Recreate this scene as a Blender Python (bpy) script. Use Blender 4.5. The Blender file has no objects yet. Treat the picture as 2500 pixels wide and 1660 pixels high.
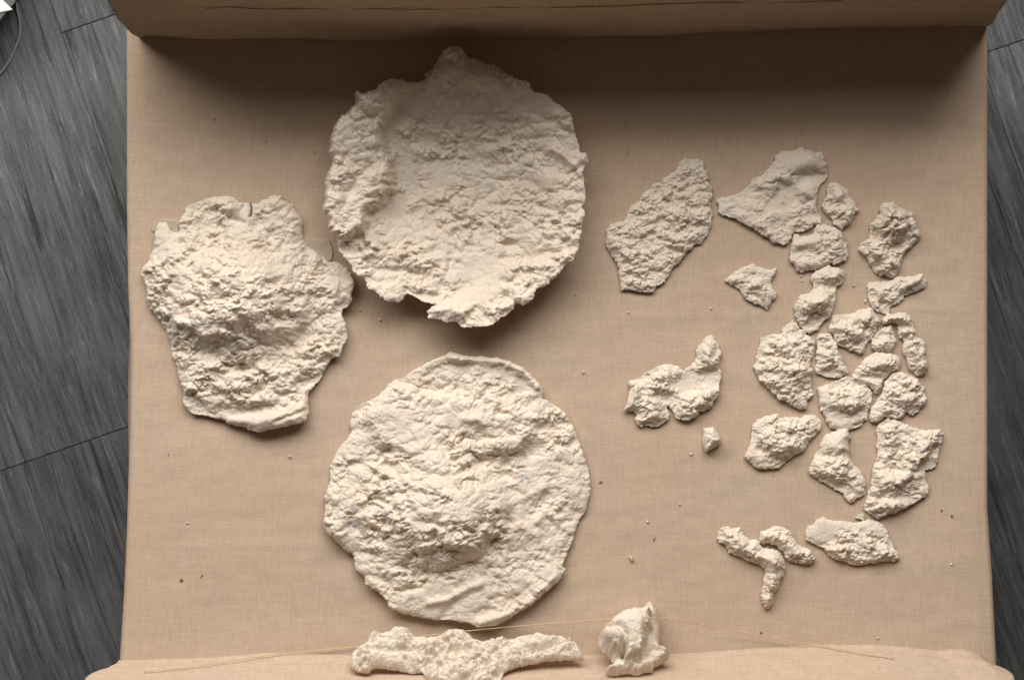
import bpy, math, random
import numpy as np
from mathutils import Vector

# ------------------------------------------------------------------ scale
MM = 0.001
PX = 0.4            # one photo pixel (2500 wide) is 0.4 mm on the cloth
H = 2250.0          # camera height above the cloth, mm
FLOOR_Z = -330.0    # wooden floor below the cloth, mm

sc = bpy.context.scene
# ------------------------------------------------------------------ camera
cam_d = bpy.data.cameras.new('camera')
cam = bpy.data.objects.new('camera', cam_d)
sc.collection.objects.link(cam)
cam.location = (0, 0, H * MM)
cam.rotation_euler = (0, 0, 0)
cam_d.sensor_width = 36.0
cam_d.lens = 36.0 * H / (2500 * PX)
cam_d.clip_start = 0.01
cam_d.clip_end = 50
cam_d.dof.use_dof = True
cam_d.dof.focus_distance = (H - 12) * MM
cam_d.dof.aperture_fstop = 9.0
sc.camera = cam
# ------------------------------------------------------------------ world
w = bpy.data.worlds.new('World'); sc.world = w; w.use_nodes = True
bg = w.node_tree.nodes['Background']
bg.inputs[0].default_value = (1.0, 0.84, 0.68, 1)
bg.inputs[1].default_value = 0.055
# ------------------------------------------------------------------ window light (one broad soft light from beyond the far end, plus an added dim lamp)
def soft_lamp(name, y, z, hgt, energy, roll=0.0):
    d = bpy.data.lights.new(name, 'AREA')
    d.shape = 'RECTANGLE'; d.size = 3.4; d.size_y = hgt
    d.energy = energy; d.color = (1.0, 0.985, 0.96)
    o = bpy.data.objects.new(name, d); sc.collection.objects.link(o)
    o.location = (-0.50, y, z)
    o.rotation_euler = (math.radians(68), math.radians(roll), math.radians(180))
soft_lamp('window_light', 1.55, 1.42, 1.05, 88.0, 3.0)        # the main light source
soft_lamp('shadow_soften_lamp', 1.42, 2.22, 0.70, 23.0, -3.0)   # added dim lamp, softens the edge of the far end's shadow
# ------------------------------------------------------------------ exposure
sc.view_settings.view_transform = 'Standard'
sc.view_settings.look = 'None'
sc.view_settings.exposure = 0.0
sc.view_settings.gamma = 1.0
sc.view_settings.use_curve_mapping = False
sc.cycles.max_bounces = 6
sc.cycles.diffuse_bounces = 4

# ================================================================== helpers
def U(px, py, z=0.0):
    """photo pixel -> mm on the horizontal plane at height z"""
    k = (H - z) / H
    return ((px - 1250) * PX * k, -(py - 830) * PX * k)

def hash2(ix, iy, seed):
    h = (ix.astype(np.int64) * 374761393 + iy.astype(np.int64) * 668265263 + seed * 974634777) & 0xFFFFFFFF
    h = ((h ^ (h >> 13)) * 1274126177) & 0xFFFFFFFF
    h = ((h ^ (h >> 16)) * 2246822519) & 0xFFFFFFFF
    return (h ^ (h >> 15)) & 0xFFFF

def perlin(x, y, seed=0):
    x = np.asarray(x, float); y = np.asarray(y, float)
    ix = np.floor(x); iy = np.floor(y); fx = x - ix; fy = y - iy
    u = fx**3 * (fx * (fx * 6 - 15) + 10); v = fy**3 * (fy * (fy * 6 - 15) + 10)
    def g(dx, dy):
        a = hash2(ix + dx, iy + dy, seed) * (2 * math.pi / 65536.0)
        return np.cos(a) * (fx - dx) + np.sin(a) * (fy - dy)
    a = g(0, 0); b = g(1, 0); c = g(0, 1); d = g(1, 1)
    return 1.45 * ((a + u * (b - a)) * (1 - v) + (c + u * (d - c)) * v)

def fbm(x, y, seed=0, oct=4):
    r = 0; a = 1.0
    for i in range(oct):
        r = r + a * perlin(x * 2**i, y * 2**i, seed + 17 * i); a *= 0.5
    return r

def sstep(a, b, x):
    t = np.clip((x - a) / (b - a), 0, 1)
    return t * t * (3 - 2 * t)

def sdist(poly, X, Y):
    """signed distance (inside > 0) and nearest boundary point"""
    n = len(poly)
    best = np.full(X.shape, 1e18); bx = np.zeros_like(X); by = np.zeros_like(Y)
    ins = np.zeros(X.shape, bool)
    for i in range(n):
        x0, y0 = poly[i]; x1, y1 = poly[(i + 1) % n]
        ex, ey = x1 - x0, y1 - y0
        l2 = ex * ex + ey * ey + 1e-12
        t = np.clip(((X - x0) * ex + (Y - y0) * ey) / l2, 0, 1)
        qx = x0 + t * ex; qy = y0 + t * ey
        d = (X - qx)**2 + (Y - qy)**2
        m = d < best
        best = np.where(m, d, best); bx = np.where(m, qx, bx); by = np.where(m, qy, by)
        if abs(ey) > 1e-12:
            c = ((y0 > Y) != (y1 > Y)) & (X < ex * (Y - y0) / ey + x0)
            ins ^= c
    d = np.sqrt(best)
    return np.where(ins, d, -d), bx, by

def ldist(line, X, Y):
    best = np.full(X.shape, 1e18)
    for (x0, y0), (x1, y1) in zip(line[:-1], line[1:]):
        ex, ey = x1 - x0, y1 - y0
        t = np.clip(((X - x0) * ex + (Y - y0) * ey) / (ex * ex + ey * ey + 1e-12), 0, 1)
        best = np.minimum(best, (X - x0 - t * ex)**2 + (Y - y0 - t * ey)**2)
    return np.sqrt(best)

def ragged(poly, seed, amp=0.8, step=1.3):
    """corner-cut once, resample and roughen an outline (mm)"""
    p = np.asarray(poly, float)
    q = []
    for i in range(len(p)):
        a = p[i]; b = p[(i + 1) % len(p)]
        q.append(a * 0.91 + b * 0.09); q.append(a * 0.09 + b * 0.91)
    p = np.array(q)
    out = []
    for i in range(len(p)):
        a = p[i]; b = p[(i + 1) % len(p)]
        n = max(1, int(round(np.hypot(*(b - a)) / step)))
        for k in range(n):
            out.append(a + (b - a) * k / n)
    p = np.array(out)
    t = np.roll(p, -1, 0) - np.roll(p, 1, 0)
    t /= (np.hypot(t[:, 0], t[:, 1])[:, None] + 1e-9)
    nrm = np.stack([t[:, 1], -t[:, 0]], 1)
    x, y = p[:, 0], p[:, 1]
    j = amp * (1.0 * perlin(x / 7.0, y / 7.0, seed) + 0.9 * perlin(x / 2.8, y / 2.8, seed + 5) + 0.5 * perlin(x / 1.4, y / 1.4, seed + 6))
    return p + nrm * j[:, None]

def link_mesh(name, verts, faces, mat, parent=None, smooth=True, attr=None):
    me = bpy.data.meshes.new(name)
    verts = np.asarray(verts, np.float32); faces = np.asarray(faces, np.int32)
    k = faces.shape[1]
    me.vertices.add(len(verts)); me.vertices.foreach_set('co', verts.ravel())
    me.loops.add(faces.size); me.loops.foreach_set('vertex_index', faces.ravel())
    me.polygons.add(len(faces))
    me.polygons.foreach_set('loop_start', np.arange(0, faces.size, k, dtype=np.int32))
    me.polygons.foreach_set('loop_total', np.full(len(faces), k, np.int32))
    me.polygons.foreach_set('use_smooth', np.full(len(faces), smooth))
    me.update(calc_edges=True)
    me.validate()
    if attr is not None:
        a = me.attributes.new('stain', 'FLOAT', 'POINT')
        if len(me.vertices) == len(attr):
            a.data.foreach_set('value', np.asarray(attr, np.float32))
    if mat: me.materials.append(mat)
    o = bpy.data.objects.new(name, me)
    sc.collection.objects.link(o)
    if parent is not None: o.parent = parent
    return o

def tag(o, label=None, cat=None, group=None, kind=None):
    if label: o['label'] = label
    if cat: o['category'] = cat
    if group: o['group'] = group
    if kind: o['kind'] = kind
    return o

def empty(name, loc=(0, 0, 0)):
    o = bpy.data.objects.new(name, None)
    sc.collection.objects.link(o); o.location = loc
    o.empty_display_size = 0.02
    return o

def tube(name, pts, r, mat, parent=None, seg=6, taper=None):
    """a thread: tube of radius r (mm) along points in mm"""
    P = [Vector(p) for p in pts]
    # catmull-rom resample
    Q = []
    for i in range(len(P) - 1):
        p0 = P[max(i - 1, 0)]; p1 = P[i]; p2 = P[i + 1]; p3 = P[min(i + 2, len(P) - 1)]
        n = max(2, int((p2 - p1).length / 4.0)); n = min(n, 40)
        for k in range(n):
            t = k / n
            Q.append(0.5 * ((2 * p1) + (p2 - p0) * t + (2 * p0 - 5 * p1 + 4 * p2 - p3) * t * t + (3 * p1 - p0 - 3 * p2 + p3) * t**3))
    Q.append(P[-1])
    V = []; F = []
    for i, c in enumerate(Q):
        d = (Q[min(i + 1, len(Q) - 1)] - Q[max(i - 1, 0)]).normalized()
        a = d.cross(Vector((0, 0, 1)))
        if a.length < 1e-4: a = d.cross(Vector((1, 0, 0)))
        a.normalize(); b = d.cross(a)
        rr = r * (taper(i / (len(Q) - 1)) if taper else 1.0)
        for k in range(seg):
            an = 2 * math.pi * k / seg
            V.append((c + (a * math.cos(an) + b * math.sin(an)) * rr) * MM)
    for i in range(len(Q) - 1):
        for k in range(seg):
            F.append((i * seg + k, i * seg + (k + 1) % seg, (i + 1) * seg + (k + 1) % seg, (i + 1) * seg + k))
    return link_mesh(name, [tuple(v) for v in V], F, mat, parent)

# ================================================================== materials
def mat_new(name):
    m = bpy.data.materials.new(name); m.use_nodes = True
    nt = m.node_tree; b = nt.nodes['Principled BSDF']
    return m, nt, b

def N(nt, t, **kw):
    n = nt.nodes.new(t)
    for k, v in kw.items():
        if k.startswith('i_'): n.inputs[k[2:]].default_value = v
        else: setattr(n, k, v)
    return n

def noise(nt, vec, scale, detail=2, rough=0.5, mapscale=None, rot=None, distortion=0):
    n = N(nt, 'ShaderNodeTexNoise'); n.inputs['Scale'].default_value = scale
    n.inputs['Detail'].default_value = detail; n.inputs['Roughness'].default_value = rough
    n.inputs['Distortion'].default_value = distortion
    if mapscale is not None:
        mp = N(nt, 'ShaderNodeMapping'); mp.inputs['Scale'].default_value = mapscale
        if rot is not None: mp.inputs['Rotation'].default_value = rot
        nt.links.new(vec, mp.inputs['Vector']); vec = mp.outputs['Vector']
    nt.links.new(vec, n.inputs['Vector'])
    return n.outputs['Fac']

def remap(nt, val, a, b, c, d):
    m = N(nt, 'ShaderNodeMapRange'); m.inputs[1].default_value = a; m.inputs[2].default_value = b
    m.inputs[3].default_value = c; m.inputs[4].default_value = d
    nt.links.new(val, m.inputs[0]); return m.outputs[0]

def math_(nt, op, a, b=None):
    m = N(nt, 'ShaderNodeMath', operation=op)
    for i, v in enumerate((a, b)):
        if v is None: continue
        if isinstance(v, (int, float)): m.inputs[i].default_value = v
        else: nt.links.new(v, m.inputs[i])
    return m.outputs[0]

def mixc(nt, fac, a, b):
    m = N(nt, 'ShaderNodeMix', data_type='RGBA')
    if isinstance(fac, float): m.inputs[0].default_value = fac
    else: nt.links.new(fac, m.inputs[0])
    for s, v in ((6, a), (7, b)):
        if isinstance(v, tuple): m.inputs[s].default_value = v + (1,)
        else: nt.links.new(v, m.inputs[s])
    return m.outputs[2]

def scalec(nt, col, fac):
    m = N(nt, 'ShaderNodeVectorMath', operation='SCALE')
    nt.links.new(col, m.inputs[0])
    nt.links.new(fac, m.inputs['Scale']); return m.outputs[0]

def make_pulp():
    m, nt, b = mat_new('cream_pulp')
    tc = N(nt, 'ShaderNodeTexCoord').outputs['Object']
    col = mixc(nt, remap(nt, noise(nt, tc, 45, 3), 0.3, 0.7, 0, 1), (0.762, 0.643, 0.517), (0.788, 0.686, 0.572))
    col = mixc(nt, remap(nt, noise(nt, tc, 140, 3, 0.6), 0.56, 0.78, 0, 0.55), col, (0.69, 0.555, 0.42))
    col = mixc(nt, remap(nt, noise(nt, tc, 24, 4, 0.6), 0.5, 0.72, 0, 0.5), col, (0.67, 0.54, 0.42))
    st = N(nt, 'ShaderNodeAttribute', attribute_name='stain').outputs['Fac']
    stn = math_(nt, 'MULTIPLY', st, remap(nt, noise(nt, tc, 420, 3, 0.7), 0.4, 0.65, 0, 0.75))
    stn.node.use_clamp = True
    col = mixc(nt, stn, col, (0.25, 0.28, 0.38))
    # stray grey flecks of printed fibre
    fl = remap(nt, noise(nt, tc, 260, 2, 0.5), 0.745, 0.80, 0, 0.3)
    col = mixc(nt, fl, col, (0.34, 0.33, 0.36))
    nt.links.new(col, b.inputs['Base Color'])
    b.inputs['Roughness'].default_value = 0.88
    b.inputs['Specular IOR Level'].default_value = 0.25
    bp = N(nt, 'ShaderNodeBump'); bp.inputs['Strength'].default_value = 0.7; bp.inputs['Distance'].default_value = 0.0014
    hgt = math_(nt, 'ADD', noise(nt, tc, 520, 4, 0.65, distortion=0.8), math_(nt, 'MULTIPLY', noise(nt, tc, 210, 3, 0.6, distortion=1.5), 1.3))
    nt.links.new(hgt, bp.inputs['Height']); nt.links.new(bp.outputs[0], b.inputs['Normal'])
    return m

def make_cloth(name, weave=1.0):
    m, nt, b = mat_new(name)
    tc = N(nt, 'ShaderNodeTexCoord').outputs['Object']
    hx = noise(nt, tc, 1.0, 2, 0.6, (60, 980, 60))
    vx = noise(nt, tc, 1.0, 2, 0.6, (980, 65, 60))
    hl = noise(nt, tc, 1.0, 1, 0.5, (14, 260, 20))
    vl = noise(nt, tc, 1.0, 1, 0.5, (260, 16, 20))
    s = math_(nt, 'ADD', math_(nt, 'ADD', hx, vx), math_(nt, 'MULTIPLY', math_(nt, 'ADD', hl, vl), 0.15))
    fac = remap(nt, s, 0.72, 1.58, 1.0 - 0.17 * weave, 1.0 + 0.15 * weave)
    base = mixc(nt, remap(nt, noise(nt, tc, 9, 2), 0.35, 0.65, 0, 1), (0.534, 0.394, 0.282), (0.524, 0.394, 0.292))
    col = scalec(nt, base, fac)
    # brown husk flecks spun into the yarn
    vo = N(nt, 'ShaderNodeTexVoronoi'); vo.inputs['Scale'].default_value = 1.0
    mp = N(nt, 'ShaderNodeMapping'); mp.inputs['Scale'].default_value = (42, 26, 30)
    nt.links.new(tc, mp.inputs[0]); nt.links.new(mp.outputs[0], vo.inputs['Vector'])
    dot = remap(nt, vo.outputs['Distance'], 0.025, 0.055, 1, 0)
    sel = remap(nt, N(nt, 'ShaderNodeSeparateColor').outputs[0], 0, 1, 0, 1)
    sep = sel.node.inputs[0].links[0].from_node
    nt.links.new(vo.outputs['Color'], sep.inputs[0])
    gate = math_(nt, 'GREATER_THAN', sel, 0.68)
    col = mixc(nt, math_(nt, 'MULTIPLY', math_(nt, 'MULTIPLY', dot, gate), 0.6), col, (0.16, 0.085, 0.035))
    nt.links.new(col, b.inputs['Base Color'])
    b.inputs['Roughness'].default_value = 0.95
    b.inputs['Specular IOR Level'].default_value = 0.1
    bp = N(nt, 'ShaderNodeBump'); bp.inputs['Strength'].default_value = 0.25 * weave; bp.inputs['Distance'].default_value = 0.0004
    nt.links.new(s, bp.inputs['Height']); nt.links.new(bp.outputs[0], b.inputs['Normal'])
    return m

def make_wood(name, tone):
    m, nt, b = mat_new(name)
    tc = N(nt, 'ShaderNodeTexCoord').outputs['Object']     # x across, y along the plank
    g1 = noise(nt, tc, 1.0, 5, 0.65, (60, 4, 20), distortion=0.6)
    g2 = noise(nt, tc, 1.0, 4, 0.65, (210, 15, 60), distortion=0.8)
    g3 = noise(nt, tc, 1.0, 4, 0.8, (640, 290, 60))
    bl = noise(nt, tc, 6, 3)
    s = math_(nt, 'ADD', math_(nt, 'MULTIPLY', g1, 0.8), math_(nt, 'ADD', math_(nt, 'MULTIPLY', g2, 0.9), math_(nt, 'MULTIPLY', g3, 0.8)))
    s = math_(nt, 'ADD', s, math_(nt, 'MULTIPLY', bl, 0.6))
    v = remap(nt, s, 1.18, 1.92, 0.025 * tone, 0.20 * tone)
    crack = remap(nt, noise(nt, tc, 1.0, 4, 0.6, (75, 2.4, 20), distortion=1.2), 0.36, 0.42, 0.45, 1.0)
    crack2 = remap(nt, noise(nt, tc, 1.0, 3, 0.6, (170, 6.0, 33), distortion=0.8), 0.31, 0.37, 0.5, 1.0)
    crack = math_(nt, 'MULTIPLY', crack, crack2)
    pale = remap(nt, noise(nt, tc, 1.0, 4, 0.7, (210, 22, 30), distortion=0.6), 0.58, 0.72, 0, 0.12 * tone)
    v = math_(nt, 'ADD', math_(nt, 'MULTIPLY', v, crack), pale)
    cc = N(nt, 'ShaderNodeCombineColor')
    for i, kf in enumerate((0.975, 1.0, 1.03)): nt.links.new(math_(nt, 'MULTIPLY', v, kf), cc.inputs[i])
    nt.links.new(cc.outputs[0], b.inputs['Base Color'])
    b.inputs['Roughness'].default_value = 0.6
    b.inputs['Specular IOR Level'].default_value = 0.3
    bp = N(nt, 'ShaderNodeBump'); bp.inputs['Strength'].default_value = 0.5; bp.inputs['Distance'].default_value = 0.0015
    nt.links.new(math_(nt, 'MULTIPLY', s, crack), bp.inputs['Height']); nt.links.new(bp.outputs[0], b.inputs['Normal'])
    return m

def make_plain(name, col, rough=0.7, var=0.15, scale=300):
    m, nt, b = mat_new(name)
    tc = N(nt, 'ShaderNodeTexCoord').outputs['Object']
    c = N(nt, 'ShaderNodeRGB'); c.outputs[0].default_value = col + (1,)
    f = remap(nt, noise(nt, tc, scale, 3), 0.3, 0.7, 1 - var, 1 + var)
    nt.links.new(scalec(nt, c.outputs[0], f), b.inputs['Base Color'])
    b.inputs['Roughness'].default_value = rough
    b.inputs['Specular IOR Level'].default_value = 0.25
    return m

PULP = make_pulp()
CLOTH = make_cloth('linen_cloth', 1.0)
WOODS = [make_wood('grey_wood_' + c, t) for c, t in (('a', 0.95), ('b', 1.0), ('c', 0.9))]
GAP = make_plain('dark_gap', (0.045, 0.045, 0.046), 0.9)
PAPER = make_plain('white_paper', (0.82, 0.82, 0.82), 0.8, 0.03, 60)
GREYBOX = make_plain('grey_board', (0.13, 0.13, 0.13), 0.6, 0.1, 80)
CABLE = make_plain('grey_cord', (0.26, 0.26, 0.26), 0.6, 0.25, 500)
ORANGE = make_plain('orange_thread', (0.63, 0.43, 0.26), 0.7, 0.15, 400)
SEAMT = make_plain('brown_thread', (0.58, 0.41, 0.27), 0.8, 0.15, 400)
HUSK = make_plain('brown_husk', (0.24, 0.135, 0.06), 0.8, 0.3, 900)
STRAW = make_plain('pale_straw', (0.62, 0.47, 0.28), 0.7, 0.2, 900)
CRACKM = make_plain('crack_shade', (0.13, 0.13, 0.12), 0.8, 0.2, 900)  # dark colour standing in for the shade inside the slab's crack
def make_tissue():
    m, nt, b = mat_new('thin_tissue')
    tc = N(nt, 'ShaderNodeTexCoord').outputs['Object']
    col = mixc(nt, remap(nt, noise(nt, tc, 90, 3), 0.3, 0.7, 0, 1), (0.64, 0.52, 0.39), (0.72, 0.61, 0.48))
    nt.links.new(col, b.inputs['Base Color']); b.inputs['Roughness'].default_value = 0.6
    b.inputs['Alpha'].default_value = 0.5
    return m
TISSUE = make_tissue()

# ================================================================== setting: wooden floor
ca, sa = 0.945, 0.327
KF = (H - FLOOR_Z) / H
def floor_uv(u, v):          # plank coordinates in photo pixels -> mm on the floor
    px = sa * u + ca * v; py = ca * u - sa * v
    return ((px - 1250) * PX * KF, -(py - 830) * PX * KF)
fl = link_mesh('floor', [(-3, -2.5, FLOOR_Z * MM - 0.006), (3, -2.5, FLOOR_Z * MM - 0.006), (3, 2.5, FLOOR_Z * MM - 0.006), (-3, 2.5, FLOOR_Z * MM - 0.006)], [(0, 1, 2, 3)], GAP, None, False)
tag(fl, kind='structure')
ends = {-3: 600, -2: 200, -1: 1087, 0: 126, 1: 1300, 2: 400, 3: 910, 4: 1750, 5: 600, 6: 300, 7: 1400}
W_PL, L_PL = 700, 2100
rnd = random.Random(4)
def plank_mesh(L, Wd):
    """bevelled board, x across, y along, top at z=0"""
    b = 0.6 * MM; hx, hy = Wd / 2 * MM, L / 2 * MM
    V = []
    for z, k in ((-0.006, 0), (-0.0006, 0), (0, b)):
        for sx, sy in ((-1, -1), (1, -1), (1, 1), (-1, 1)):
            V.append((sx * (hx - k), sy * (hy - k), z))
    F = []
    for r in range(2):
        for k in range(4):
            F.append((r * 4 + k, r * 4 + (k + 1) % 4, r * 4 + 4 + (k + 1) % 4, r * 4 + 4 + k))
    F.append((8, 9, 10, 11))
    return V, F
for c in range(-3, 8):
    v0 = 115 + c * W_PL
    for k in range(-2, 3):
        u0 = ends[c] + k * L_PL
        um = u0 + L_PL / 2; vm = v0 + W_PL / 2
        x, y = floor_uv(um, vm)
        if abs(x) > 2600 or abs(y) > 2200: continue
        V, F = plank_mesh((L_PL - 1.8) * PX * KF, (W_PL - 0.8) * PX * KF)
        # shift texture per plank by offsetting the mesh origin along the board
        p = link_mesh('plank', V, F, WOODS[rnd.randrange(3)], fl, False)
        p.location = (x * MM, y * MM, FLOOR_Z * MM)
# plank y axis must follow world direction (sa, -ca): rotation about z
for o in fl.children:
    o.rotation_euler = (0, 0, math.atan2(sa, ca))

# ================================================================== cloth tray
tray = empty('cloth_covered_tray', (0, 0, FLOOR_Z * MM))
tag(tray, 'shallow tray covered in beige linen cloth, raised at both ends', 'tray')
TZ = Vector((0, 0, -FLOOR_Z * MM))

def interp(tbl, x):
    t = np.array(tbl, float)
    return np.interp(x, t[:, 0], t[:, 1])

LEFT = [(60, 306), (500, 306), (700, 309), (850, 316), (1050, 313), (1200, 309), (1300, 306), (1450, 299), (1620, 288)]
RIGHT = [(60, 2415), (1000, 2415), (1240, 2415), (1300, 2419), (1400, 2426), (1600, 2436), (1640, 2438)]
BACK = [(280, 88), (345, 92), (360, 87), (480, 95), (560, 97), (640, 96), (740, 94), (850, 100), (1000, 97), (1200, 92), (1400, 91), (1500, 89), (1620, 88), (1750, 78), (1860, 76), (1950, 70), (2200, 66), (2440, 63)]
FRONT = [(270, 1613), (330, 1610), (420, 1606), (520, 1602), (640, 1592), (720, 1592), (870, 1597), (1100, 1598), (1630, 1594), (1750, 1587), (1900, 1577), (2000, 1572), (2150, 1571), (2230, 1577), (2310, 1587), (2350, 1582), (2390, 1583), (2440, 1600)]

def tray_floor():
    nx, ny = 300, 220
    R = 7.0
    py = np.linspace(40, 1660, ny)
    rows = []
    for p in py:
        l = interp(LEFT, p); r = interp(RIGHT, p)
        xl = (l - 1250) * PX; xr = (r - 1250) * PX
        flare = 5.0 * math.exp(-((p - 950) / 230.0)**2)
        y = -(p - 830) * PX
        inner = np.linspace(xl + R, xr - R, nx)
        z = 0.85 * fbm(inner / 90.0, np.full(nx, y) / 60.0, 3, 3) + 0.3 * perlin(inner / 25.0, np.full(nx, y / 14.0), 9)
        # long creases pressed into the cloth
        for cy, hh, x0, x1 in ((758, 0.6, 360, 540), (770, 0.35, 60, 330), (1330, 0.3, -380, -80), (250, 0.4, -360, -150)):
            yy = -(cy - 830) * PX + 2.0 * perlin(inner / 60.0, np.full(nx, cy), 4)
            z = z + hh * np.exp(-((y - yy) / 2.2)**2) * sstep(x0, x0 + 30, inner) * (1 - sstep(x1 - 30, x1, inner))
        edge = np.minimum(inner - xl, xr - inner)
        z = z * sstep(5, 30, edge) - 2.2 * np.exp(-(edge - R) / 9.0)
        pts = [(xx, y, zz) for xx, zz in zip(inner, z)]
        left = []; right = []
        for k in range(1, 8):
            a = k / 7 * math.pi / 2
            left.append((xl + R - R * math.sin(a), y, z[0] - R * (1 - math.cos(a))))
            right.append((xr - R + R * math.sin(a), y, z[-1] - R * (1 - math.cos(a))))
        for k, dz in enumerate((25, 90, -FLOOR_Z - 3)):
            wob = 1.5 * perlin(y / 40.0, k * 3.3, 21)
            left.append((xl - flare * min(1, dz / 25) + (0 if k == 0 else 2 + wob), y, -dz))
            right.append((xr - (0 if k == 0 else 2 + wob), y, -dz))
        rows.append(left[::-1] + pts + right)
    V = np.array(rows); m = V.shape[1]
    idx = np.arange(ny * m).reshape(ny, m)
    F = np.stack([idx[:-1, :-1], idx[1:, :-1], idx[1:, 1:], idx[:-1, 1:]], -1).reshape(-1, 4)
    o = link_mesh('base_panel', (V.reshape(-1, 3) * MM) + np.array(TZ), F, CLOTH, tray)
    return o
tray_floor()

def end_panel(back=True):
    """raised end: inner face rising from the cloth, rounded top, outer face down to the floor"""
    nx = 320
    px = np.linspace(0, 1, nx)
    WALL_H = 201.0 if back else 82.0
    if back:
        xl0, xr0 = 338, 2413
        p = xl0 + px * (xr0 - xl0); base = interp(BACK, p)
    else:
        xl0, xr0 = 288, 2437
        p = xl0 + px * (xr0 - xl0); base = interp(FRONT, p)
    s = 1 if back else -1
    xs = (p - 1250) * PX
    yb = -(base - 830) * PX
    lean = 30.0 if back else 34.0
    prof = []           # (t, outward offset, z)
    for k in range(27):
        t = k / 26
        if back:      # soft overhanging roll near the foot, then leaning out
            off = lean * t**1.1 - 2.8 * math.sin(math.pi * min(1, t / 0.24))
        else:
            off = lean * t
        prof.append((off, -2.0 + (WALL_H + 2) * t, 1.0))
    Rr = 13.0
    for k in range(1, 15):
        a = math.pi * k / 14
        prof.append((lean + Rr - Rr * math.cos(a), WALL_H + Rr * math.sin(a) * 0.9, 1.0))
    prof.append((lean + 2 * Rr - 4, WALL_H * 0.4, 0.6)); prof.append((lean + 2 * Rr - 10, -60, 0.3)); prof.append((lean + 2 * Rr - 14, FLOOR_Z + 3, 0.1))
    rows = []
    ym = float(np.mean(yb))
    for i, (off, z, wgt) in enumerate(prof):
        zz = np.clip(z, 0, 200)
        flat = sstep(0, 90, np.full(nx, zz)) * 0.8
        y0 = yb * (1 - flat) + (ym * 0.35 + yb * 0.65) * flat
        wob = 1.6 * fbm(xs / 55.0, np.full(nx, z / 30.0), 31 if back else 47, 3) + (0.9 * perlin(xs / 120.0 + z / 60, np.full(nx, z / 12.0), 51))
        if not back:   # wandering soft fold low on the near end
            zf = 11 + 2 * np.sin(xs / 38.0) + 2 * perlin(xs / 70.0, xs * 0, 77)
            wob = wob + 1.3 * np.exp(-((z - zf) / 2.5)**2) * (0.4 + 0.6 * np.cos(xs / 140.0)**2)
        else:
            zf = 86 + 4 * np.cos(xs / 260.0)
            wob = wob - 0.3 * np.exp(-((z - zf) / 4.0)**2)
        amp = sstep(-2, 14, np.full(nx, zz))
        y = y0 + s * (off + wob * amp * (1 if wgt == 1 else 0.5))
        # ends of the panel pull in / out a little where the cloth is tucked
        side = 0.0
        x = xs.copy()
        if back:
            x = x + (1 - px)**8 * (-9.0 * sstep(0, 70, np.full(nx, zz))) + px**8 * (-1.5 * sstep(0, 90, np.full(nx, zz)))
        else:
            x = x + (1 - px)**10 * (-26.0 * sstep(0, 30, np.full(nx, zz))) + px**10 * (-17 + 24 * sstep(0, 30, np.full(nx, zz)))
        rows.append(np.stack([x, y, np.full(nx, z)], 1))
    V = np.array(rows); ny = len(prof)
    # end caps: continue each profile point straight inwards to a closed rim
    idx = np.arange(ny * nx).reshape(ny, nx)
    F = np.stack([idx[:-1, :-1], idx[:-1, 1:], idx[1:, 1:], idx[1:, :-1]], -1).reshape(-1, 4)
    if back is False: F = F[:, ::-1]
    verts = V.reshape(-1, 3)
    caps = []
    capv = []
    base_i = len(verts)
    for col in (0, nx - 1):       # fan of quads to the mid thickness line
        start = base_i + len(capv)
        for i in range(ny):
            xx, yy, z = V[i, col]
            ymid = V[0, col, 1] + s * (lean * max(0, min(1, z / WALL_H)) + Rr)
            capv.append((xx + (0.8 if col == 0 else -0.8), ymid, min(z, WALL_H + 4)))
        for i in range(ny - 1):
            a, b2 = idx[i, col], idx[i + 1, col]
            caps.append((a, b2, start + i + 1, start + i))
    verts = np.concatenate([verts, np.array(capv)]); F = np.concatenate([F, np.array(caps)])
    return link_mesh('end_panel', verts * MM + np.array(TZ), F, CLOTH, tray)
back_panel = end_panel(True)
front_panel = end_panel(False)

def wall_point(px, py, back=True):
    """point of an end panel's inner face under a photo pixel, from the panel's own vertices"""
    o = back_panel if back else front_panel
    me = o.data
    co = np.empty(len(me.vertices) * 3, np.float32); me.vertices.foreach_get('co', co); co = co.reshape(-1, 3)[:320 * 27] - np.array(TZ)
    co = co * 1000.0
    k = H / (H - co[:, 2])
    qx = co[:, 0] * k / PX + 1250; qy = -co[:, 1] * k / PX + 830
    i = np.argmin((qx - px)**2 + (qy - py)**2)
    return co[i]

# stitched seam line high on the far end
pts = []
for x_, y_ in ((505, 18), (560, 20), (640, 22), (760, 23), (900, 23), (1050, 22), (1200, 21), (1350, 18), (1500, 14), (1650, 10), (1800, 7), (1950, 4), (2060, 2)):
    q = wall_point(x_, y_); pts.append((q[0], q[1] - 0.45, q[2] - FLOOR_Z))
sm = tube('seam', pts, 0.55, SEAMT, tray)

# ================================================================== pulp pieces (each one solid, roughened block)
def lumps(x, y, seed, k=9.0, c=2.4, spread=1.0):
    """doughy lumps: softened upper hull of randomly raised caps, one per cell"""
    ix = np.floor(x); iy = np.floor(y)
    acc = np.zeros(x.shape)
    for dx in (-1, 0, 1):
        for dy in (-1, 0, 1):
            cx = ix + dx; cy = iy + dy
            jx = hash2(cx, cy, seed) / 65536.0; jy = hash2(cx, cy, seed + 7) / 65536.0
            a = hash2(cx, cy, seed + 13) / 65536.0 * spread
            d2 = (cx + jx - x)**2 + (cy + jy - y)**2
            acc += np.exp(k * (a - c * d2))
    return np.log(acc + 1e-4) / k

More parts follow.
